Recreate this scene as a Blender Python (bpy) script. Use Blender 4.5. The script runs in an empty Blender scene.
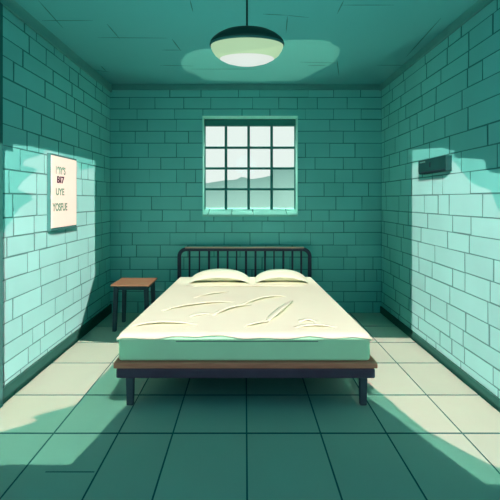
import bpy, bmesh, math, random
from mathutils import Vector
from mathutils.geometry import tessellate_polygon

random.seed(7)
SC = bpy.context.scene
COL = SC.collection

# ------------------------------------------------------------------ camera and place
F, VX, VY, EYE = 381.0, 245.0, 200.0, 1.39
XL, XR, YB, ZC = -1.665, 1.684, 4.70, 2.81          # side walls, back wall, ceiling

cam_d = bpy.data.cameras.new('camera')
cam = bpy.data.objects.new('camera', cam_d); COL.objects.link(cam)
cam.location = (0, 0, EYE); cam.rotation_euler = (math.pi/2, 0, 0)
cam_d.sensor_width = 36; cam_d.lens = 36*F/500
cam_d.shift_x = 0.01; cam_d.shift_y = -0.10
cam_d.clip_end = 300
SC.camera = cam
SC.view_settings.view_transform = 'Standard'
SC.view_settings.look = 'None'
SC.view_settings.gamma = 1
SC.view_settings.exposure = 0
SC.view_settings.use_curve_mapping = False

def bx_(px, Y=YB): return (px-VX)*Y/F
def bz_(py, Y=YB): return EYE-(py-VY)*Y/F
def wl(px, py):                                      # a point on the left wall
    Y = -XL*F/(VX-px); return (XL, Y, bz_(py, Y))
def wr(px, py):
    Y = XR*F/(px-VX); return (XR, Y, bz_(py, Y))

# ------------------------------------------------------------------ materials
def mat(name, rgb, rough=0.85, spec=0.15, vary=0.0, noise=0.0, nscale=6.0, island=0.0, emit=None, metallic=0.0, bump=0.0, bscale=60):
    m = bpy.data.materials.new(name); m.use_nodes = True
    nt = m.node_tree; b = nt.nodes['Principled BSDF']
    b.inputs['Roughness'].default_value = rough
    b.inputs['Specular IOR Level'].default_value = spec
    b.inputs['Metallic'].default_value = metallic
    b.inputs['Base Color'].default_value = (*rgb, 1)
    if noise or island:
        val = None
        tc = nt.nodes.new('ShaderNodeTexCoord')
        n = nt.nodes.new('ShaderNodeTexNoise'); n.inputs['Scale'].default_value = nscale; n.inputs['Detail'].default_value = 4
        nt.links.new(tc.outputs['Object'], n.inputs['Vector'])
        mr = nt.nodes.new('ShaderNodeMapRange')
        mr.inputs['From Min'].default_value = 0.3; mr.inputs['From Max'].default_value = 0.7
        mr.inputs['To Min'].default_value = 1-noise; mr.inputs['To Max'].default_value = 1+noise
        nt.links.new(n.outputs['Fac'], mr.inputs['Value']); val = mr.outputs['Result']
        if island:
            g = nt.nodes.new('ShaderNodeNewGeometry')
            mi = nt.nodes.new('ShaderNodeMapRange')
            mi.inputs['To Min'].default_value = 1-island; mi.inputs['To Max'].default_value = 1+island
            nt.links.new(g.outputs['Random Per Island'], mi.inputs['Value'])
            mu = nt.nodes.new('ShaderNodeMath'); mu.operation = 'MULTIPLY'
            nt.links.new(val, mu.inputs[0]); nt.links.new(mi.outputs['Result'], mu.inputs[1]); val = mu.outputs[0]
        hs = nt.nodes.new('ShaderNodeHueSaturation'); hs.inputs['Color'].default_value = (*rgb, 1)
        nt.links.new(val, hs.inputs['Value']); nt.links.new(hs.outputs['Color'], b.inputs['Base Color'])
    if bump:
        n2 = nt.nodes.new('ShaderNodeTexNoise'); n2.inputs['Scale'].default_value = bscale
        bp = nt.nodes.new('ShaderNodeBump'); bp.inputs['Strength'].default_value = bump; bp.inputs['Distance'].default_value = 0.004
        nt.links.new(n2.outputs['Fac'], bp.inputs['Height']); nt.links.new(bp.outputs['Normal'], b.inputs['Normal'])
    if emit:
        b.inputs['Emission Color'].default_value = (*emit[:3], 1); b.inputs['Emission Strength'].default_value = emit[3]
    return m

def wood_mat(name, dark, light, axis_scale):
    m = bpy.data.materials.new(name); m.use_nodes = True
    nt = m.node_tree; b = nt.nodes['Principled BSDF']
    b.inputs['Roughness'].default_value = 0.7; b.inputs['Specular IOR Level'].default_value = 0.2
    tc = nt.nodes.new('ShaderNodeTexCoord'); mp = nt.nodes.new('ShaderNodeMapping')
    mp.inputs['Scale'].default_value = axis_scale
    n = nt.nodes.new('ShaderNodeTexNoise'); n.inputs['Scale'].default_value = 5; n.inputs['Detail'].default_value = 5
    r = nt.nodes.new('ShaderNodeValToRGB')
    r.color_ramp.elements[0].position = 0.35; r.color_ramp.elements[0].color = (*dark, 1)
    r.color_ramp.elements[1].position = 0.65; r.color_ramp.elements[1].color = (*light, 1)
    nt.links.new(tc.outputs['Object'], mp.inputs['Vector']); nt.links.new(mp.outputs['Vector'], n.inputs['Vector'])
    nt.links.new(n.outputs['Fac'], r.inputs['Fac']); nt.links.new(r.outputs['Color'], b.inputs['Base Color'])
    return m

WALL = (0.185, 0.61, 0.565)
M = {}
M['brick'] = mat('teal_brick', WALL, 0.9, 0.05, noise=0.05, nscale=2.0, island=0.05)
M['mortar'] = mat('dark_mortar', (0.07, 0.26, 0.24), 0.95, 0.02)
M['tile'] = mat('floor_tile', (0.37, 0.52, 0.42), 0.9, 0.04, noise=0.04, nscale=1.5, island=0.03)
M['grout'] = mat('floor_grout', (0.05, 0.16, 0.15), 0.95, 0.02)
M['ceiling'] = mat('ceiling_paint', (0.115, 0.42, 0.43), 0.95, 0.02, noise=0.03, nscale=1.2)
M['crack'] = mat('ceiling_crack', (0.06, 0.2, 0.18), 0.95, 0.0)
M['trim'] = mat('dark_trim', (0.12, 0.36, 0.33), 0.8, 0.05, noise=0.05)
M['post'] = mat('dark_post', (0.035, 0.17, 0.155), 0.8, 0.05)
M['base'] = mat('baseboard_paint', (0.016, 0.10, 0.08), 0.8, 0.05, noise=0.05)
M['reveal'] = mat('pale_plaster', (0.42, 0.86, 0.74), 0.9, 0.05, noise=0.03)
M['sill'] = mat('sill_stone', (0.26, 0.60, 0.52), 0.9, 0.05, noise=0.03)
M['bars'] = mat('window_iron', (0.04, 0.20, 0.18), 0.6, 0.1)
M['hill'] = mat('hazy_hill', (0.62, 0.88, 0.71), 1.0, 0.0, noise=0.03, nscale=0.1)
M['sheet'] = mat('cream_sheet', (0.80, 0.86, 0.66), 0.95, 0.02, noise=0.015, nscale=3)
M['pillow'] = mat('cream_pillow', (0.78, 0.86, 0.67), 0.95, 0.02, noise=0.015, nscale=5)
M['mattress'] = mat('green_mattress', (0.42, 0.92, 0.60), 0.95, 0.03, noise=0.03, nscale=5)
M['piping'] = mat('mattress_piping', (0.14, 0.36, 0.26), 0.9, 0.05)
M['wood'] = wood_mat('brown_board', (0.36, 0.18, 0.115), (0.46, 0.245, 0.155), (1.2, 12, 12))
M['paler'] = wood_mat('paler_wood', (0.70, 0.44, 0.32), (0.80, 0.52, 0.40), (1.2, 12, 12))
M['seat'] = wood_mat('stool_wood', (0.29, 0.165, 0.085), (0.35, 0.21, 0.115), (2, 14, 14))
M['iron'] = mat('dark_iron', (0.045, 0.052, 0.085), 0.55, 0.2, noise=0.1)
M['leg'] = mat('dark_leg', (0.035, 0.075, 0.095), 0.6, 0.15, noise=0.1)
M['shade'] = mat('lamp_enamel', (0.006, 0.032, 0.028), 0.5, 0.2)
M['rim'] = mat('lamp_rim', (0.02, 0.10, 0.10), 0.5, 0.2)
M['glass_glow'] = mat('green_glass', (0.03, 0.045, 0.03), 0.5, 0.1, emit=(0.44, 0.65, 0.40, 0.93))
M['diffuser'] = mat('white_diffuser', (0.03, 0.03, 0.03), 0.5, 0.1, emit=(0.76, 0.82, 0.77, 0.92))
M['board'] = mat('sign_board', (0.025, 0.15, 0.135), 0.8, 0.1, noise=0.05)
M['paper'] = mat('cream_paper', (0.54, 0.70, 0.60), 0.95, 0.02, noise=0.01)
M['ink_green'] = mat('green_ink', (0.10, 0.28, 0.20), 0.9, 0.0)
M['ink_dark'] = mat('dark_ink', (0.045, 0.035, 0.06), 0.9, 0.0)
M['casing'] = mat('dark_casing', (0.0035, 0.052, 0.048), 0.6, 0.1, noise=0.1)
M['casing_dark'] = mat('casing_seam', (0.006, 0.02, 0.03), 0.6, 0.1)
M['casing_light'] = mat('casing_highlight', (0.04, 0.20, 0.17), 0.6, 0.1)
M['black'] = mat('black_light_mask', (0.0, 0.0, 0.0), 1.0, 0.0)

def glass_mat():
    m = bpy.data.materials.new('window_glass'); m.use_nodes = True
    nt = m.node_tree; nt.nodes.clear()
    o = nt.nodes.new('ShaderNodeOutputMaterial'); mx = nt.nodes.new('ShaderNodeMixShader')
    t = nt.nodes.new('ShaderNodeBsdfTransparent'); t.inputs['Color'].default_value = (0.97, 0.99, 0.98, 1)
    g = nt.nodes.new('ShaderNodeBsdfGlossy'); g.inputs['Roughness'].default_value = 0.05
    mx.inputs[0].default_value = 0.012
    nt.links.new(t.outputs[0], mx.inputs[1]); nt.links.new(g.outputs[0], mx.inputs[2]); nt.links.new(mx.outputs[0], o.inputs['Surface'])
    return m
M['glass'] = glass_mat()

# ------------------------------------------------------------------ helpers
def link(name, bm, mats, parent=None, smooth=False, loc=None):
    me = bpy.data.meshes.new(name)
    bmesh.ops.recalc_face_normals(bm, faces=bm.faces[:])
    bm.to_mesh(me); bm.free()
    for m in (mats if isinstance(mats, (list, tuple)) else [mats]): me.materials.append(m)
    if smooth:
        for p in me.polygons: p.use_smooth = True
    o = bpy.data.objects.new(name, me); COL.objects.link(o)
    if parent is not None: o.parent = parent
    if loc: o.location = loc
    return o

def empty(name, loc, label=None, cat=None, group=None):
    o = bpy.data.objects.new(name, None); COL.objects.link(o); o.location = loc; o.empty_display_size = 0.1
    if label: o['label'] = label
    if cat: o['category'] = cat
    if group: o['group'] = group
    return o

def tag(o, label, cat, group=None):
    o['label'] = label; o['category'] = cat
    if group: o['group'] = group
    return o

def struct(o):
    o['kind'] = 'structure'; return o

def box(bm, a, b, mi=0, bevel=0.0, seg=2):
    x0, y0, z0 = a; x1, y1, z1 = b
    vs = [bm.verts.new(p) for p in ((x0,y0,z0),(x1,y0,z0),(x1,y1,z0),(x0,y1,z0),(x0,y0,z1),(x1,y0,z1),(x1,y1,z1),(x0,y1,z1))]
    fs = [bm.faces.new([vs[i] for i in q]) for q in ((0,3,2,1),(4,5,6,7),(0,1,5,4),(1,2,6,5),(2,3,7,6),(3,0,4,7))]
    for f in fs: f.material_index = mi
    if bevel:
        es = list({e for f in fs for e in f.edges})
        r = bmesh.ops.bevel(bm, geom=es, offset=bevel, segments=seg, profile=0.5, affect='EDGES', clamp_overlap=True)
        for f in r['faces']: f.material_index = mi
    return vs

def prism(bm, bottom, top, bevel=0.0, seg=2):
    """bottom and top: four points each, same turn"""
    vb = [bm.verts.new(p) for p in bottom]; vt = [bm.verts.new(p) for p in top]
    fs = [bm.faces.new(vb[::-1]), bm.faces.new(vt)]
    for i in range(4):
        j = (i+1) % 4; fs.append(bm.faces.new((vb[i], vb[j], vt[j], vt[i])))
    if bevel:
        es = list({e for f in fs for e in f.edges})
        bmesh.ops.bevel(bm, geom=es, offset=bevel, segments=seg, profile=0.5, affect='EDGES', clamp_overlap=True)

def tube(bm, pts, r, n=10):
    pts = [Vector(p) for p in pts]; rings = []
    for i, p in enumerate(pts):
        if i == 0: d = pts[1]-p
        elif i == len(pts)-1: d = p-pts[i-1]
        else: d = (pts[i+1]-p).normalized()+(p-pts[i-1]).normalized()
        d.normalize()
        ref = Vector((0, 1, 0)) if abs(d.y) < 0.9 else Vector((1, 0, 0))
        u = d.cross(ref).normalized(); v = d.cross(u).normalized()
        rings.append([bm.verts.new(p+u*(r*math.cos(2*math.pi*k/n))+v*(r*math.sin(2*math.pi*k/n))) for k in range(n)])
    for a, b in zip(rings, rings[1:]):
        for k in range(n):
            bm.faces.new((a[k], a[(k+1) % n], b[(k+1) % n], b[k]))
    bm.faces.new(rings[0][::-1]); bm.faces.new(rings[-1])

def lathe(bm, prof, ysq=1.0, n=48, mi=0):
    rings = []
    for r, z in prof:
        if r < 1e-5: rings.append([bm.verts.new((0, 0, z))])
        else: rings.append([bm.verts.new((r*math.cos(2*math.pi*k/n), ysq*r*math.sin(2*math.pi*k/n), z)) for k in range(n)])
    for a, b in zip(rings, rings[1:]):
        for k in range(n):
            k2 = (k+1) % n
            if len(a) == 1 and len(b) == 1: continue
            if len(a) == 1: f = bm.faces.new((a[0], b[k2], b[k]))
            elif len(b) == 1: f = bm.faces.new((a[k], a[k2], b[0]))
            else: f = bm.faces.new((a[k], a[k2], b[k2], b[k]))
            f.material_index = mi

# ------------------------------------------------------------------ brick walls
ROW_PY = [89.7, 97.5, 109, 119.5, 131.3, 143.2, 157.5, 169.4, 182.7, 196.4, 210, 221.2, 232.6, 245, 257, 269.5, 281.4, 291.5, 301.7, 312.8]
ROWS = [bz_(p) for p in ROW_PY]; ROWS[-1] = -0.002
ROWS = [ZC+0.0] + ROWS
GAP = 0.0095; PROUD = 0.003

def sub_rect(r, h):
    """rectangle r minus hole h"""
    x0, z0, x1, z1 = r; a0, b0, a1, b1 = h
    if a0 >= x1 or a1 <= x0 or b0 >= z1 or b1 <= z0: return [r]
    out = []
    if x0 < a0: out.append((x0, z0, a0, z1))
    if x1 > a1: out.append((a1, z0, x1, z1))
    c0, c1 = max(x0, a0), min(x1, a1)
    if z0 < b0: out.append((c0, z0, c1, b0))
    if z1 > b1: out.append((c0, b1, c1, z1))
    return out

def brick(bm, r, place, jit, hole=None):
    pieces = sub_rect(r, hole) if hole else [r]
    for (x0, z0, x1, z1) in pieces:
        if x1-x0 < 0.012 or z1-z0 < 0.012: continue
        j = lambda: random.uniform(-jit, jit)
        c = [(x0+j(), z0+j()), (x1+j(), z0+j()), (x1+j(), z1+j()), (x0+j(), z1+j())]
        f = [bm.verts.new(place(u, w, PROUD)) for u, w in c]
        b = [bm.verts.new(place(u, w, -0.004)) for u, w in c]
        bm.faces.new(f).material_index = 0
        for k in range(4): bm.faces.new((f[k], b[k], b[(k+1) % 4], f[(k+1) % 4])).material_index = 1

def brick_rows(bm, u0, u1, cuts_by_row, place, jit=0.0022, hole=None, gv=1.0):
    for i in range(len(ROWS)-1):
        zt, zb = ROWS[i], ROWS[i+1]
        if zt-zb < 0.03: continue
        cuts = cuts_by_row(i)
        edges = [u0]+sorted(c for c in cuts if u0+0.02 < c < u1-0.02)+[u1]
        for a, b in zip(edges, edges[1:]):
            g = GAP*gv*random.choice((0.5, 0.8, 1, 1.25)); gz = GAP*random.choice((0.8, 1.0, 1.0, 1.2))
            brick(bm, (a+g/2, zb+gz/2, b-g/2, zt-gz/2), place, jit, hole)

BACK = [
 [170, 201, 238.6, 259.6, 308.3, 333.5, 360.4],
 [170, 201, 238.6, 259.6, 308.3, 333.5, 360.4],
 [129.5, 155, 183.8, 210.8, 252.6, 278.6, 297.4, 317.2, 347],
 [137.3, 174.6, 202.7, 242, 270, 305.5, 333.5, 361],
 [119.7, 147.3, 176.5, 329.6, 354.5],
 [135.4, 164.9, 188.4, 343.3],
 [121.9, 148.4, 176.5, 305.5, 329.6, 355],
 [138.4, 160.8, 184.3, 315, 343.3, 362],
 [120, 149.5, 176.5, 195.7, 305.5, 334.9, 352.5],
 [135, 160.5, 186.2, 324, 343.3, 368.2],
 [123, 151.5, 181.5, 305.4, 335.8, 361.8],
 [141, 162.5, 190, 214, 243, 268, 311.4, 329, 354.2],
 [120, 148.5, 176, 205, 232, 262, 284, 305.4, 322.8, 343.6],
 [132.5, 170, 196, 224, 250, 279, 310.6, 333.4, 355.5],
 [121.5, 136.5, 160.5, 188, 214, 240, 266, 292, 322.8, 347],
 [130, 158, 184, 209, 236, 262, 290, 318, 343.6, 355.8, 372.7],
 [121, 142.5, 170, 198, 225, 252, 280, 322.3, 355.8, 364, 376.8],
 [141, 165, 195, 225, 255, 285, 332.4, 355.8],
 [126, 150, 180, 210, 240, 270, 300, 343.6, 376.8],
 [138, 165, 195, 225, 255, 285, 315, 354.2, 372.9],
]
HOLE = (bx_(202.5), bz_(215.4), bx_(297.8), bz_(115.8))
bm = bmesh.new()
brick_rows(bm, XL, XR, lambda i: [bx_(p) for p in BACK[min(i, len(BACK)-1)]], lambda u, w, o: (u, YB-o, w), hole=HOLE)
T = 0.27
x0, z0, x1, z1 = HOLE
for a, b in (((XL-0.2, YB, -0.1), (x0, YB+T, ZC+0.1)), ((x1, YB, -0.1), (XR+0.2, YB+T, ZC+0.1)),
             ((x0, YB, -0.1), (x1, YB+T, z0)), ((x0, YB, z1), (x1, YB+T, ZC+0.1))):
    box(bm, a, b, 1)
# plaster lining of the deep window reveal, part of the wall
for a, b in (((x0, YB-0.005, z0), (x0+0.004, YB+T, z1)), ((x1-0.004, YB-0.005, z0), (x1, YB+T, z1)), ((x0, YB-0.005, z1-0.004), (x1, YB+T, z1))):
    box(bm, a, b, 2)
struct(link('wall_back', bm, [M['brick'], M['mortar'], M['reveal']]))

def random_cuts(seed, u0, u1, phase):
    rnd = random.Random(seed); u = u0+phase; out = []
    while u < u1:
        out.append(u); u += rnd.choice((0.26, 0.32, 0.36, 0.40, 0.46, 0.18))*rnd.uniform(0.92, 1.08)
    return out
YF = 1.5
for side, X, s in (('left', XL, 1), ('right', XR, -1)):
    bm = bmesh.new()
    brick_rows(bm, YF, YB, lambda i, side=side: random_cuts(side+str(i), YF, YB, 0.12+0.17*(i % 2)), lambda u, w, o, X=X, s=s: (X+s*o, u, w), gv=1.55)
    box(bm, (min(X, X-s*0.2), YF, -0.1), (max(X, X-s*0.2), YB+0.0, ZC+0.1), 1)
    struct(link('wall_'+side, bm, [M['brick'], M['mortar']]))

# ------------------------------------------------------------------ floor (tiles over grout)
bm = bmesh.new()
xs = [XL-0.0, -1.14, -0.755, -0.43, 0.01, 0.45, 0.843, 1.295, XR]
ys = [1.2, 2.27, 2.716, 3.25, 3.72, 4.2, YB]
for i in range(len(xs)-1):
    for k in range(len(ys)-1):
        g = 0.0046; gy = 0.0068
        a = (xs[i]+(g if i else 0), ys[k]+gy, -0.006); b = (xs[i+1]-(g if i < len(xs)-2 else 0), ys[k+1]-gy, 0)
        nf = len(bm.faces); box(bm, a, b, 1); bm.faces.ensure_lookup_table(); bm.faces[nf+1].material_index = 0
box(bm, (-1.02, 1.944, -.003), (-.77, 1.951, .0005), 1)          # a short crack
box(bm, (XL-0.2, 1.2, -0.12), (XR+0.2, YB+0.1, -0.004), 1)
struct(link('floor', bm, [M['tile'], M['grout']]))

# ------------------------------------------------------------------ ceiling with its cracks
YCF = 2.25
bm = bmesh.new()
box(bm, (XL-0.2, YCF, ZC), (XR+0.2, YB+0.1, ZC+0.1), 0)
def cpt(px, py):
    Y = (ZC-EYE)*F/(VY-py); return Vector(((px-VX)*Y/F, Y, ZC))
CR = [((42,20.5),(93,20.5),.009),((38,0),(63,28),.008),((98,37.5),(167,38),.009),((107,24),(120,39),.009),((162,50),(182,50),.010),
      ((172,39),(181,51),.011),((160,65.2),(193,66),.011),((95,70),(110,72),.010),((101,66),(106,71),.010),((190,0),(193,12),.008),
      ((263,14),(287,15.2),.009),((287,15.2),(309,17.5),.007),((287.5,16),(286,33),.009),((342,5),(394,5),.008),((344,0),(337,14),.008),
      ((377,65.2),(408,65.2),.011),((308,65.5),(327,65.5),.011),((191,69),(257,69),.011),((441,18),(406,57),.010),((300,62),(338,63),.008),((337,60),(339,76),.010)]
for (a, b, w) in CR:
    p, q = cpt(*a), cpt(*b); d = (q-p); L = d.length; d.normalize(); n = Vector((-d.y, d.x, 0))
    prof = [(0, .15), (.25, 1), (.7, .9), (1, .12)]
    top = [p+d*(L*t)+n*(w*k/2) for t, k in prof]+[p+d*(L*t)-n*(w*k/2) for t, k in prof[::-1]]
    lo = [bm.verts.new(v+Vector((0, 0, -0.0012))) for v in top]; hi = [bm.verts.new(v+Vector((0, 0, 0.002))) for v in top]
    fs = [bm.faces.new(lo), bm.faces.new(hi[::-1])]
    for k in range(len(lo)):
        j = (k+1) % len(lo); fs.append(bm.faces.new((lo[k], hi[k], hi[j], lo[j])))
    for f in fs: f.material_index = 1
struct(link('ceiling', bm, [M['ceiling'], M['crack']]))

# ------------------------------------------------------------------ trims and baseboards
def bar(name, a, b, m, bevel=0.004):
    bm = bmesh.new(); box(bm, a, b, 0, bevel, 1); return struct(link(name, bm, m))
bar('trim_1', (XL+.03, YB-0.03, bz_(90.2)), (XR-.03, YB-0.002, ZC-0.001), M['trim'])
bar('trim_2', (XL+0.005, YF, ZC-0.095), (XL+0.03, YB-0.006, ZC-0.001), M['trim'])
bar('trim_3', (XR-0.03, YF, ZC-0.075), (XR-0.005, YB-0.006, ZC-0.001), M['trim'])
bar('trim_4', (XL+0.005, 2.40, 0.0), (XL+0.036, 2.567, ZC-0.1), M['post'])
bar('baseboard_left', (XL+0.005, 2.57, 0.0), (XL+0.024, YB-0.006, 0.112), M['base'])
bar('baseboard_right', (XR-0.022, YF, 0.0), (XR-0.005, YB-0.006, 0.085), M['base'])

# ------------------------------------------------------------------ window
YW = YB+0.20
win = struct(empty('window_1', ((x0+x1)/2, YW, z0)))
ox, oz = (x0+x1)/2, z0
def wloc(px, Y=YW): return (px-VX)*Y/F
wx = [wloc(p) for p in (204.6, 226, 248.6, 271.6, 295.2)]
wz = [bz_(p, YW) for p in (126.2, 147.7, 168.4, 189.2, 209.5)]
bm = bmesh.new()
zt = bz_(119.2, YW)
X0, X1, Z0, Z1 = x0+0.005, x1-0.005, z0+0.0, z1-0.005
box(bm, (X0-ox, -0.035, wz[0]-oz), (X1-ox, 0.03, Z1-oz), 0, .004, 1)
box(bm, (X0-ox, -0.02, 0.04), (X0+0.012-ox, 0.03, wz[0]-oz), 0)
box(bm, (X1-0.012-ox, -0.02, 0.04), (X1-ox, 0.03, wz[0]-oz), 0)
box(bm, (X0-ox, -0.02, 0.035), (X1-ox, 0.03, wz[4]-oz+0.004), 0)
link('window_frame', bm, M['bars'], win)
bm = bmesh.new()
for x in wx[1:4]: box(bm, (x-0.017-ox, -0.015, 0.05), (x+0.017-ox, 0.015, wz[0]+0.01-oz), 0, .003, 1)
for z in wz[1:4]: box(bm, (X0+0.01-ox, -0.013, z-0.015-oz), (X1-0.01-ox, 0.013, z+0.015-oz), 0, .003, 1)
link('glazing_bars', bm, M['bars'], win)
bm = bmesh.new(); box(bm, (X0+.01-ox, 0.018, 0.05), (X1-.01-ox, 0.024, Z1-.02-oz)); link('window_pane', bm, M['glass'], win)
bm = bmesh.new()                                      # sloping sill of pale blocks
n = 4; sx = [x0, bx_(208), bx_(231.5), bx_(253), bx_(287), x1]
for a, b in zip(sx, sx[1:]):
    a += 0.0045; b -= 0.0045
    yf, yb = -0.215, 0.06
    prism(bm, [(a-ox, yf, -0.015), (b-ox, yf, -0.015), (b-ox, yb, -0.002), (a-ox, yb, -0.002)],
              [(a-ox, yf, 0.012), (b-ox, yf, 0.012), (b-ox, yb, 0.09), (a-ox, yb, 0.09)], 0.003, 1)
link('window_sill', bm, M['sill'], win)

# ------------------------------------------------------------------ land outside
def ridge(name, Y, pts, depth):
    bm = bmesh.new(); N = 90
    rows = []
    xa, xb = pts[0][0], pts[-1][0]
    for k in range(9):
        t = k/8; row = []
        for i in range(N+1):
            px = xa+(xb-xa)*i/N
            for (p, q) in zip(pts, pts[1:]):
                if p[0] <= px <= q[0]+1e-6:
                    u = (px-p[0])/(q[0]-p[0]); py = p[1]+(q[1]-p[1])*u; break
            zt = bz_(py, Y); z = -1.5+(zt+1.5)*(t**0.8)
            yy = Y-depth*(1-t)+0.25*math.sin(i*0.7+k)*(1-t)
            row.append(bm.verts.new(((px-VX)*Y/F, yy, z)))
        rows.append(row)
    back = [bm.verts.new((v.co.x, Y+depth, -1.5)) for v in rows[-1]]
    rows.append(back)
    for a, b in zip(rows, rows[1:]):
        for i in range(N): bm.faces.new((a[i], a[i+1], b[i+1], b[i]))
    return struct(link(name, bm, M['hill'], smooth=True))
ridge('hills', 34.0, [(60, 186), (150, 182), (200, 183.6), (208, 183), (225, 180.2), (236, 179.8), (242.7, 176), (248, 179.2), (255, 178.8),
                   (265, 177), (271.6, 175.4), (272.6, 168.6), (292, 167), (310, 164), (340, 164), (430, 172)], 14)

# ------------------------------------------------------------------ bed
BC = 0.0
bed = empty('bed', (0, 3.55, 0), 'low double bed with brown board rim, dark iron frame and barred headboard', 'bed')
def L(x, y, z): return (x, y-3.55, z)
FB, BB = 2.55, 4.58
bm = bmesh.new(); prism(bm, [L(-.883, FB, .259), L(.89, FB, .259), L(.83, BB, .259), L(-.83, BB, .259)],
                        [L(-.883, FB, .299), L(.89, FB, .299), L(.83, BB, .299), L(-.83, BB, .299)], .008, 2)
link('platform', bm, M['wood'], bed)
bm = bmesh.new(); prism(bm, [L(-.868, FB+.006, .19), L(.876, FB+.006, .19), L(.80, BB-.02, .19), L(-.80, BB-.02, .19)],
                        [L(-.868, FB+.006, .2585), L(.876, FB+.006, .2585), L(.80, BB-.02, .2585), L(-.80, BB-.02, .2585)], .012, 2)
link('frame_rail', bm, M['iron'], bed)
for (xa, xb, y) in ((-.806, -.752, FB+.02), (.775, .828, FB+.02), (-.77, -.71, BB-.10), (.71, .77, BB-.10)):
    bm = bmesh.new(); prism(bm, [L(xa+.004, y+.004, 0), L(xb-.004, y+.004, 0), L(xb-.004, y+.036, 0), L(xa+.004, y+.036, 0)],
                            [L(xa, y, .191), L(xb, y, .191), L(xb, y+.04, .191), L(xa, y+.04, .191)], .006, 2)
    link('leg', bm, M['leg'], bed)
# headboard: bent tube with bars and a thin top strip in paler wood
HY = 4.615
hx0, hx1, hz = bx_(179.3, HY), bx_(309.7, HY), bz_(249.3, HY)
bm = bmesh.new(); r = 0.085; pts = [L(hx0, HY, 0.0)]
for k in range(9):
    a = math.pi-k*math.pi/16; pts.append(L(hx0+r+r*math.cos(a), HY, hz-r+r*math.sin(a)))
for k in range(9):
    a = math.pi/2-k*math.pi/16; pts.append(L(hx1-r+r*math.cos(a), HY, hz-r+r*math.sin(a)))
pts.append(L(hx1, HY, 0.0)); tube(bm, pts, 0.023, 12)
hb = link('headboard', bm, M['iron'], bed, smooth=True)
bm = bmesh.new(); tube(bm, [L(hx0, HY, 0.36), L(hx1, HY, 0.36)], 0.014, 10); link('lower_rail', bm, M['iron'], hb, smooth=True)
BPX = [189.5, 199.4, 209, 218, 227.6, 236.6, 246, 255.5, 265, 274, 283.4, 292.4, 301.2]
for i, p in enumerate(BPX):
    bm = bmesh.new(); x = bx_(p, HY); tube(bm, [L(x, HY, 0.36), L(x, HY, hz)], (0.0115, 0.0085, 0.013, 0.0125)[i % 4], 8)
    link('bar', bm, M['iron'], hb, smooth=True)
bm = bmesh.new(); box(bm, L(hx0+.07, HY-.020, hz+.014), L(hx1-.07, HY+.020, hz+.030), 0, .004, 2)
link('top_strip', bm, M['paler'], hb)['label'] = 'paler brown top strip'

# mattress
MF, MB, MT = 2.572, 4.47, 0.478
def hw(y, s):                                      # half width left / right, a little narrower at the head
    t = (y-MF)/(MB-MF); return (-.858+.085*t) if s < 0 else (.848-.065*t)
bm = bmesh.new()
prism(bm, [(hw(MF,-1), MF, .300), (hw(MF,1), MF, .300), (hw(MB,1), MB, .300), (hw(MB,-1), MB, .300)],
          [(hw(MF,-1), MF, MT), (hw(MF,1), MF, MT), (hw(MB,1), MB, MT), (hw(MB,-1), MB, MT)], .022, 4)
mt = link('mattress', bm, M['mattress'], smooth=False)
tag(mt, 'thick green mattress on the bed, under the cream sheet', 'mattress')
bm = bmesh.new(); pts = []
for k in range(31):
    t = k/30; px = 176+(318-176)*t; py = 335.5+3.2*math.sin(math.pi*min(1, t*1.15))**0.8*(1 if t < .85 else .8) if 0 < t < .87 else 335.5
    pts.append((bx_(px, MF-.001), MF-.001, -.019+min(.455, bz_(py, MF-.001))))
tube(bm, pts, 0.0035, 6); link('piping', bm, M['piping'], mt, smooth=True)

# sheet with creases
CREASE = [((162,312.5),(198,307),(235,303.2),.012),((194,299),(212,296),(229,293),.009),((214,317),(232,311),(252,306.5),.012),
          ((240,308),(263,301),(286,297.6),.012),((293,302.6),(284,313),(268,324),.014),((270,323),(258,327),(244,328.2),.011),
          ((132,328.6),(160,326.6),(197,326.4),.013),((294.6,329.8),(315,328.8),(336.6,329.3),.009),((186,287.2),(240,288),(308,287),.007),
          ((300,324),(308,323.2),(316,324),.008),((190,318.6),(200,317),(211,315.6),.006)]
def spt(px, py):
    Y = (EYE-MT)*F/(py-VY); return Vector(((px-VX)*Y/F, Y))
SEG = []
for c in CREASE:
    p = [spt(*q) for q in c[:3]]
    P = [p[0]*(1-t)**2+(p[1]*2-(p[0]+p[2])*.5)*2*t*(1-t)+p[2]*t*t for t in [k/10 for k in range(11)]]
    SEG.append((P, c[3]))
bm = bmesh.new(); NX, NV = 130, 150; rows = []
def hang(x):
    return .010+.007*math.sin(x*9.0+.6)+.007*math.sin(x*21+2.)+(.012 if x < -.55 else 0)*min(1, (-.55-x)/.2)+.006*math.sin(x*4)
for j in range(NV+1):
    v = -0.05+(MB-.012-MF+.05)*j/NV
    row = []
    for i in range(NX+1):
        u = -1+2*i/NX
        y = MF+max(v, 0)
        xl, xr = hw(y, -1)-.006, hw(y, 1)+.006
        x = (xl+xr)/2+u*(xr-xl)/2
        e = min(x-xl, xr-x); side = 0.034*max(0, 1-e/.03)**2
        top = MT+.0075
        if v >= 0:
            ev = v; z = top-side-0.010*max(0, 1-ev/.03)**2
        else:
            t = -v/0.05; z = top-.010-hang(x)*t-side*.4; y = MF-.008-.003*math.sin(x*17)*t*.5
        row.append(bm.verts.new((x, y, z)))
    rows.append(row)
for a, b in zip(rows, rows[1:]):
    for i in range(NX): bm.faces.new((a[i], a[i+1], b[i+1], b[i]))
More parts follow.
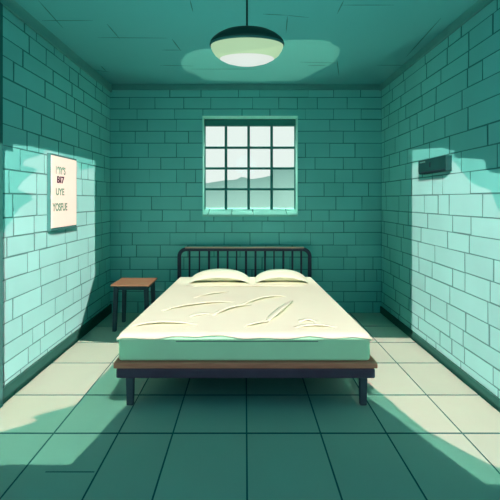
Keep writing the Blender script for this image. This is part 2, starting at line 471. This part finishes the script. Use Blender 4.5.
for P, h in SEG:                                      # tucked folds lying on the sheet, open towards the foot
    NT = len(P)-1; prev = None
    for k, q in enumerate(P):
        d = (P[min(k+1, NT)]-P[max(k-1, 0)]).normalized(); nrm = Vector((-d.y, d.x))
        if nrm.y < 0: nrm = -nrm
        w = math.sin(math.pi*(0.02+.96*k/NT))**.7; hh = h*2.2*w; dep = .015+.065*w; z0_ = MT+.0078
        prof = [(dep, 0.0), (dep*.66, hh*.42), (dep*.33, hh*.8), (0.006, hh), (0, hh-.0025), (dep*.35, hh*.62-.002), (dep*.7, hh*.2-.001), (dep*.97, -.001)]
        ring = [bm.verts.new((q.x+nrm.x*a_, q.y+nrm.y*a_, z0_+max(b_, -.001))) for a_, b_ in prof]
        if prev:
            for m_ in range(len(prof)-1): bm.faces.new((prev[m_], prev[m_+1], ring[m_+1], ring[m_]))
        prev = ring
sh = link('bed_sheet', bm, M['sheet'], smooth=True)
sm = sh.modifiers.new('thickness', 'SOLIDIFY'); sm.thickness = 0.004; sm.offset = 1
tag(sh, 'rumpled cream bed sheet spread over the green mattress', 'bed sheet')

# pillows
def pillow(name, xc, yc, w, d, t, label, rot):
    bm = bmesh.new(); N = 36
    def pt(u, v, s):
        cu, cv = abs(u), abs(v)
        px = u*(1-0.07*(1-cv*cv)*0-0.05*cv**3); py = v*(1-0.10*cu**4)
        f = (max(0, 1-cu**2.4)**.62)*(max(0, 1-cv**2.4)**.60)
        ze = .062*max(0, 1-cu**2.2)**.8+.006
        fb = min(1, (1-cv)/.75)
        z = ze+(t-.062)*f if s > 0 else ze*(1-fb*fb*(3-2*fb)*.3-fb*.7)
        return (px*w/2, py*d/2, z)
    top = [[None]*(N+1) for _ in range(N+1)]; bot = [[None]*(N+1) for _ in range(N+1)]
    for i in range(N+1):
        for j in range(N+1):
            u = math.sin((-1+2*i/N)*math.pi/2); v = math.sin((-1+2*j/N)*math.pi/2)
            top[i][j] = bm.verts.new(pt(u, v, 1))
            bot[i][j] = top[i][j] if i in (0, N) or j in (0, N) else bm.verts.new(pt(u, v, -1))
    for i in range(N):
        for j in range(N):
            bm.faces.new((top[i][j], top[i+1][j], top[i+1][j+1], top[i][j+1]))
            bm.faces.new((bot[i][j], bot[i][j+1], bot[i+1][j+1], bot[i+1][j]))
    o = link(name, bm, M['pillow'], smooth=True)
    o.location = (xc, yc, MT+.0125); o.rotation_euler = (0, 0, rot)
    tag(o, label, 'pillow', 'pillows at the head of the bed'); return o
pillow('pillow', bx_(219.8, 4.25), 4.27, .66, .40, .113, 'cream pillow at the head of the bed, on the side near the stool', .02)
pillow('pillow', bx_(281.2, 4.25), 4.27, .58, .38, .110, 'smaller cream pillow at the head of the bed, on the side away from the stool', -.02)

# ------------------------------------------------------------------ stool
st = empty('stool', (-1.21, 4.19, 0), 'small dark-legged wooden stool with brown seat beside the bed', 'stool')
bm = bmesh.new(); box(bm, (-.205, -.185, .478), (.205, .185, .498), 0, .005, 2); link('seat', bm, M['seat'], st)
bm = bmesh.new()
box(bm, (-.165, -.150, .435), (.165, -.128, .478)); box(bm, (-.165, .128, .435), (.165, .150, .478))
box(bm, (-.172, -.14, .437), (-.150, .14, .4779)); box(bm, (.150, -.14, .437), (.172, .14, .4779))
link('apron', bm, M['leg'], st)
for sx_, sy_ in ((-1, -1), (1, -1), (-1, 1), (1, 1)):
    tx, ty, fx, fy = .160*sx_, .140*sy_, .172*sx_, .155*sy_
    bm = bmesh.new(); a = .022; b = .019
    prism(bm, [(fx-b, fy-b, 0), (fx+b, fy-b, 0), (fx+b, fy+b, 0), (fx-b, fy+b, 0)], [(tx-a, ty-a, .4775), (tx+a, ty-a, .4775), (tx+a, ty+a, .4775), (tx-a, ty+a, .4775)], .004, 1)
    link('leg', bm, M['leg'], st)

# ------------------------------------------------------------------ sign on the left wall
SY0, SY1 = 3.19, 3.685
sg = empty('wall_sign', (XL+.005, (SY0+SY1)/2, 1.46), 'cream sign lettered in four short rows on the left brick wall', 'sign')
cy, cz = (SY0+SY1)/2, 1.46
bm = bmesh.new(); box(bm, (0, SY0-cy, 1.125-cz), (.032, SY1-cy, 1.785-cz), 0, .003, 1); link('backing_board', bm, M['board'], sg)
bm = bmesh.new(); box(bm, (.0321, 3.196-cy, 1.152-cz), (.036, 3.672-cy, 1.768-cz), 0, .001, 1)
paper = link('sign_face', bm, M['paper'], sg)
def lettering(text, px0, px1, py0, py1, m):
    Xf = XL+.005+.036
    ya, yb = -Xf*F/(VX-px0), -Xf*F/(VX-px1); ym = (ya+yb)/2
    za, zb = bz_(py1, ym), bz_(py0, ym)
    cu = bpy.data.curves.new('text', 'FONT'); cu.body = text; cu.extrude = 0.0008; cu.size = 1
    cu.offset = 0.028
    tmp = bpy.data.objects.new('tmp', cu); COL.objects.link(tmp)
    me = bpy.data.meshes.new_from_object(tmp.evaluated_get(bpy.context.evaluated_depsgraph_get()))
    bpy.data.objects.remove(tmp); bpy.data.curves.remove(cu)
    X = [v.co.x for v in me.vertices]; Yv = [v.co.y for v in me.vertices]
    xa, xb, y_a, y_b = min(X), max(X), min(Yv), max(Yv)
    for v in me.vertices:
        v.co = (v.co.z+.0368, ya+(v.co.x-xa)/(xb-xa)*(yb-ya)-cy, za+(v.co.y-y_a)/(y_b-y_a)*(zb-za)-cz)
    me.materials.append(m); o = bpy.data.objects.new('lettering', me); COL.objects.link(o); o.parent = sg
    return o
lettering("19IY'S", 55.8, 65.4, 166.6, 174.6, M['ink_green'])
lettering("BI7", 57, 64.2, 176.4, 183.4, M['ink_dark'])
lettering("UYE", 55.8, 64.2, 188.3, 195.4, M['ink_green'])
lettering("YOSFUE", 52.4, 67.2, 203, 211, M['ink_green'])

# ------------------------------------------------------------------ dark box on the right wall
DY0, DY1 = 3.09, 3.585
dv = empty('wall_box', (XR-.005, (DY0+DY1)/2, 1.69), 'long dark teal metal box fixed to the right brick wall', 'wall box')
dy = (DY1-DY0)/2
bm = bmesh.new(); P = .05
prof = [(-dy, -.062), (dy-.03, -.064), (dy-.008, -.056), (dy, -.035), (dy, .064), (-dy, .066)]
fr = [bm.verts.new((-P, a, b)) for a, b in prof]; bk = [bm.verts.new((0, a, b)) for a, b in prof]
bm.faces.new(fr); bm.faces.new(bk[::-1])
for k in range(len(prof)):
    j = (k+1) % len(prof); bm.faces.new((fr[k], bk[k], bk[j], fr[j]))
bmesh.ops.bevel(bm, geom=bm.edges[:], offset=.004, segments=2, profile=.5, affect='EDGES', clamp_overlap=True)
link('casing', bm, M['casing'], dv)
bm = bmesh.new(); box(bm, (-P-.004, -dy+.02, -.058), (-P+.001, dy-.05, -.046), 0, .002, 1); link('lower_lip', bm, M['casing_dark'], dv)
bm = bmesh.new(); box(bm, (-P-.003, dy-.235, -.012), (-P+.001, dy-.222, .032), 0, .001, 1); link('seam', bm, M['casing_dark'], dv)
bm = bmesh.new(); box(bm, (-P-.003, dy-.14, .040), (-P+.001, dy-.04, .052), 0, .001, 1); link('highlight', bm, M['casing_light'], dv)['label'] = 'lighter teal highlight strip'  # highlight along the upper edge, put in as a lighter coloured strip

# ------------------------------------------------------------------ pendant lamp
PY_ = 2.5; SQ = 0.55
pl = empty('pendant_lamp', (bx_(247, PY_), PY_, ZC), 'oval pendant lamp with dark dome and glowing pale bowl hanging from the ceiling', 'lamp')
def hz_(h): return EYE+h-ZC
bm = bmesh.new(); tube(bm, [(0, 0, hz_(1.14)), (0, 0, -.02)], .0068, 10); link('rod', bm, M['shade'], pl, smooth=True)
bm = bmesh.new(); lathe(bm, [(0, -.001), (.05, -.001), (.05, -.012), (.03, -.028), (0, -.03)], n=24); link('ceiling_rose', bm, M['shade'], pl, smooth=True)
bm = bmesh.new(); lathe(bm, [(.222, hz_(1.018)), (.242, hz_(1.022)), (.240, hz_(1.04)), (.226, hz_(1.058)), (.195, hz_(1.083)), (.15, hz_(1.106)), (.09, hz_(1.122)), (.03, hz_(1.130)), (0, hz_(1.131))], SQ)
dome = link('lamp_shade', bm, M['shade'], pl, smooth=True)
bm = bmesh.new(); lathe(bm, [(.232, hz_(1.010)), (.2445, hz_(1.012)), (.2455, hz_(1.022)), (.2435, hz_(1.026)), (.232, hz_(1.024)), (.232, hz_(1.010))], SQ)
link('rim', bm, M['rim'], dome, smooth=True)
bm = bmesh.new(); lathe(bm, [(.2375, hz_(1.016)), (.238, hz_(1.005)), (.229, hz_(.98)), (.210, hz_(.951)), (.178, hz_(.926))], SQ)
link('glass_bowl', bm, M['glass_glow'], pl, smooth=True)
bm = bmesh.new(); lathe(bm, [(.178, hz_(.9255)), (.14, hz_(.906)), (.09, hz_(.892)), (.045, hz_(.887)), (0, hz_(.886))], SQ)
link('diffuser', bm, M['diffuser'], pl, smooth=True)['label'] = 'white glowing underside of the bowl'

# ------------------------------------------------------------------ lights
def masked_light(S, d, polys, power, color, radius=0.0005):
    """an added unseen lamp in a black box, openings cut to shape its light pool"""
    S = Vector(S); yp = S.y+d
    P2 = []
    for poly in polys:
        P2.append([((S.x+(p[0]-S.x)*d/(p[1]-S.y)), (S.z+(p[2]-S.z)*d/(p[1]-S.y))) for p in poly])
    ax = [p[0] for q in P2 for p in q]+[S.x]; az = [p[1] for q in P2 for p in q]+[S.z]
    m = 0.06; xa, xb, za, zb = min(ax)-m, max(ax)+m, min(az)-m, max(az)+m
    outer = [(xa, za), (xb, za), (xb, zb), (xa, zb)]
    loops = [outer]+P2
    tri = tessellate_polygon([[Vector((a, b, 0)) for a, b in q] for q in loops])
    flat = [p for q in loops for p in q]
    bm = bmesh.new(); vs = [bm.verts.new((a-S.x, d, b-S.z)) for a, b in flat]
    for t in tri:
        try: bm.faces.new([vs[i] for i in t])
        except ValueError: pass
    b = [bm.verts.new((x-S.x, -0.1, z-S.z)) for x, z in outer]
    bm.faces.new(b)
    for k in range(4): bm.faces.new((vs[k], vs[(k+1) % 4], b[(k+1) % 4], b[k]))
    o = link('added_light_mask', bm, M['black'], loc=S); struct(o)  # unseen box added behind the camera to shape the light pools
    ld = bpy.data.lights.new('added_light', 'POINT'); ld.energy = power; ld.color = color; ld.shadow_soft_size = radius
    lo = bpy.data.objects.new('added_light', ld); COL.objects.link(lo); lo.location = S
    return o

lw_bright = [(XL, 2.0, .9), wl(0,240), wl(8,226), wl(20,208), wl(33,200), wl(30,195), wl(17,189), wl(27,178), wl(38,170), wl(33,168), wl(23,166), wl(24,161),
   wl(42,155), wl(46,150), wl(76,160), wl(80,171), wl(94,168), wl(95,275), (XL,3.776,0), (XL,2.0,0)]
lf_bright = [(XL,3.776,0), (-.94,3.65,0), (-.94,3.35,0), (-1.12,3.21,0), (-1.15,2.58,0),
   (-1.376,2.44,0), (-1.30,2.40,0), (-1.466,2.28,0), (XL,2.2,0)]
lw_mid = [(XL,1.9,1.72), wl(0,151), wl(13,152), wl(13,145), wl(30,147), wl(60,153), wl(95,161), wl(95,275), (XL,3.776,0), (XL,1.9,0)]
lf_mid = [(XL,3.776,0), (-.965,3.65,0), (-.965,2.66,0), (-.80,2.63,0), (-.82,2.5,0), (-.918,2.0,0), (XL,2.0,0)]
rw_bright = [(XR,2.0,1.1), wr(500,213), wr(497,207), wr(490,190), wr(478,187), wr(470,182), wr(459,168), wr(453,161), wr(412,165), (XR,3.842,0), (XR,2.0,0)]
rf_bright = [(XR,3.842,0), (.93,3.87,0), (.93,2.89,0), (.947,2.863,0), (1.088,2.302,0), (1.286,2.0,0), (1.33,1.975,0), (1.4,1.985,0), (XR,1.93,0)]
rw_mid = [(XR,1.8,1.5), wr(500,174), wr(490.4,173), wr(485.6,168), wr(484,160), wr(454,158.4), wr(454,151), wr(439,148), wr(412,150.4), (XR,3.842,0), (XR,1.8,0)]
rf_mid = [(XR,3.842,0), (.955,3.87,0), (.955,2.80,0), (.855,2.716,0), (1.175,1.865,0), (XR,1.865,0)]
for sd, wb, wm, fb_, fm in ((1, lw_bright, lw_mid, lf_bright, lf_mid), (-1, rw_bright, rw_mid, rf_bright, rf_mid)):
    k = 1.22 if sd > 0 else 1.0
    masked_light((3.0*sd, -6, 6.3), 1.0, [wb], 13500*k, (1, .235, .26))
    masked_light((2.2*sd, -6, 6.3), 1.0, [wm], 8800*k, (1.08, 1, .90))
    masked_light((0.5*sd, -6, 9.5), 1.0, [fb_], 12000, (1, .43, .44))
    masked_light((1.1*sd, -6, 9.5), 1.0, [fm], 5400, (.50, .90, .72))
bed_top = [(-.866, 2.556, .462), (.856, 2.556, .462), (.795, 4.452, .486), (-.785, 4.452, .486)]
stool_top = [(-1.43, 4.0, .49), (-1.0, 4.0, .49), (-1.0, 4.38, .499), (-1.43, 4.38, .499)]
masked_light((0, -6, 7.4), 1.0, [bed_top, stool_top], 8700, (1.0, .745, .72))
bed_front = [(-.89, 2.55, .19), (-.82, 2.55, .18), (-.82, 2.57, .0), (-.74, 2.57, .0), (-.74, 2.55, .18), (.755, 2.55, .18), (.755, 2.57, 0), (.82, 2.57, 0),
             (.82, 2.55, .18), (.895, 2.55, .19), (.895, 2.55, .30), (.86, 2.57, .46), (-.865, 2.57, .46), (-.89, 2.55, .30)]
masked_light((0, -6, 3.2), 1.0, [bed_front], 750, (1.0, .8, .78))
def C_(px, py):
    v = cpt(px, py); return (v.x, v.y, v.z)
glow = [C_(*p) for p in ((181,62),(186,54),(197,49.5),(230,48),(262,44),(285,40),(310,39.5),(330,41),(333,45),(340,48),(338,57),(333,63),(320,70),(310,75),(296,81),(250,81.5),(205,80.5),(197,75),(187,72),(182,68))]
masked_light((0, -3, 0.0), 1.0, [glow], 2300, (1.0, .87, .57))
wash = [(XL,2.3,ZC), (XL,3.86,ZC)]+[C_(*p) for p in ((86,62),(105,67),(141,74),(169,81),(230,83),(297,83.5),(328,77),(364,66),(384,59),(404,45),(423,38),(440,28))]+[(XR,3.0,ZC),(XR,2.3,ZC)]
masked_light((0, -1.0, 1.1), 0.3, [wash], 300, (.5, 1.0, .75))

# added spot lamp behind the building, brightens the far hills like sunlight
ld = bpy.data.lights.new('added_hill_light', 'SPOT'); ld.energy = 15000; ld.spot_size = math.radians(100); ld.spot_blend = .5; ld.color = (.95, 1, .98); ld.shadow_soft_size = .5
lo = bpy.data.objects.new('added_hill_light', ld); COL.objects.link(lo); lo.location = (0, 7, 14); lo.rotation_euler = (math.radians(62), 0, 0)

# the pendant's own soft glow
ld = bpy.data.lights.new('pendant_glow', 'POINT'); ld.energy = 4; ld.color = (.16, .92, 1.0); ld.shadow_soft_size = .2
lo = bpy.data.objects.new('pendant_glow', ld); COL.objects.link(lo); lo.location = (bx_(247, PY_), PY_, EYE+.66)

# added area lamp outside above the window, brightens the reveal
ld = bpy.data.lights.new('added_reveal_light', 'AREA'); ld.energy = 150; ld.shape = 'RECTANGLE'; ld.size = 1.6; ld.size_y = 0.25; ld.color = (.92, 1, .90)
lo = bpy.data.objects.new('added_reveal_light', ld); COL.objects.link(lo); lo.location = (0, 5.32, 3.4)
lo.rotation_euler = (Vector((0, 4.8, 1.8))-Vector(lo.location)).to_track_quat('-Z', 'Y').to_euler()

# world: bright hazy sky beyond the window side, unseen side tinted teal as added ambient fill
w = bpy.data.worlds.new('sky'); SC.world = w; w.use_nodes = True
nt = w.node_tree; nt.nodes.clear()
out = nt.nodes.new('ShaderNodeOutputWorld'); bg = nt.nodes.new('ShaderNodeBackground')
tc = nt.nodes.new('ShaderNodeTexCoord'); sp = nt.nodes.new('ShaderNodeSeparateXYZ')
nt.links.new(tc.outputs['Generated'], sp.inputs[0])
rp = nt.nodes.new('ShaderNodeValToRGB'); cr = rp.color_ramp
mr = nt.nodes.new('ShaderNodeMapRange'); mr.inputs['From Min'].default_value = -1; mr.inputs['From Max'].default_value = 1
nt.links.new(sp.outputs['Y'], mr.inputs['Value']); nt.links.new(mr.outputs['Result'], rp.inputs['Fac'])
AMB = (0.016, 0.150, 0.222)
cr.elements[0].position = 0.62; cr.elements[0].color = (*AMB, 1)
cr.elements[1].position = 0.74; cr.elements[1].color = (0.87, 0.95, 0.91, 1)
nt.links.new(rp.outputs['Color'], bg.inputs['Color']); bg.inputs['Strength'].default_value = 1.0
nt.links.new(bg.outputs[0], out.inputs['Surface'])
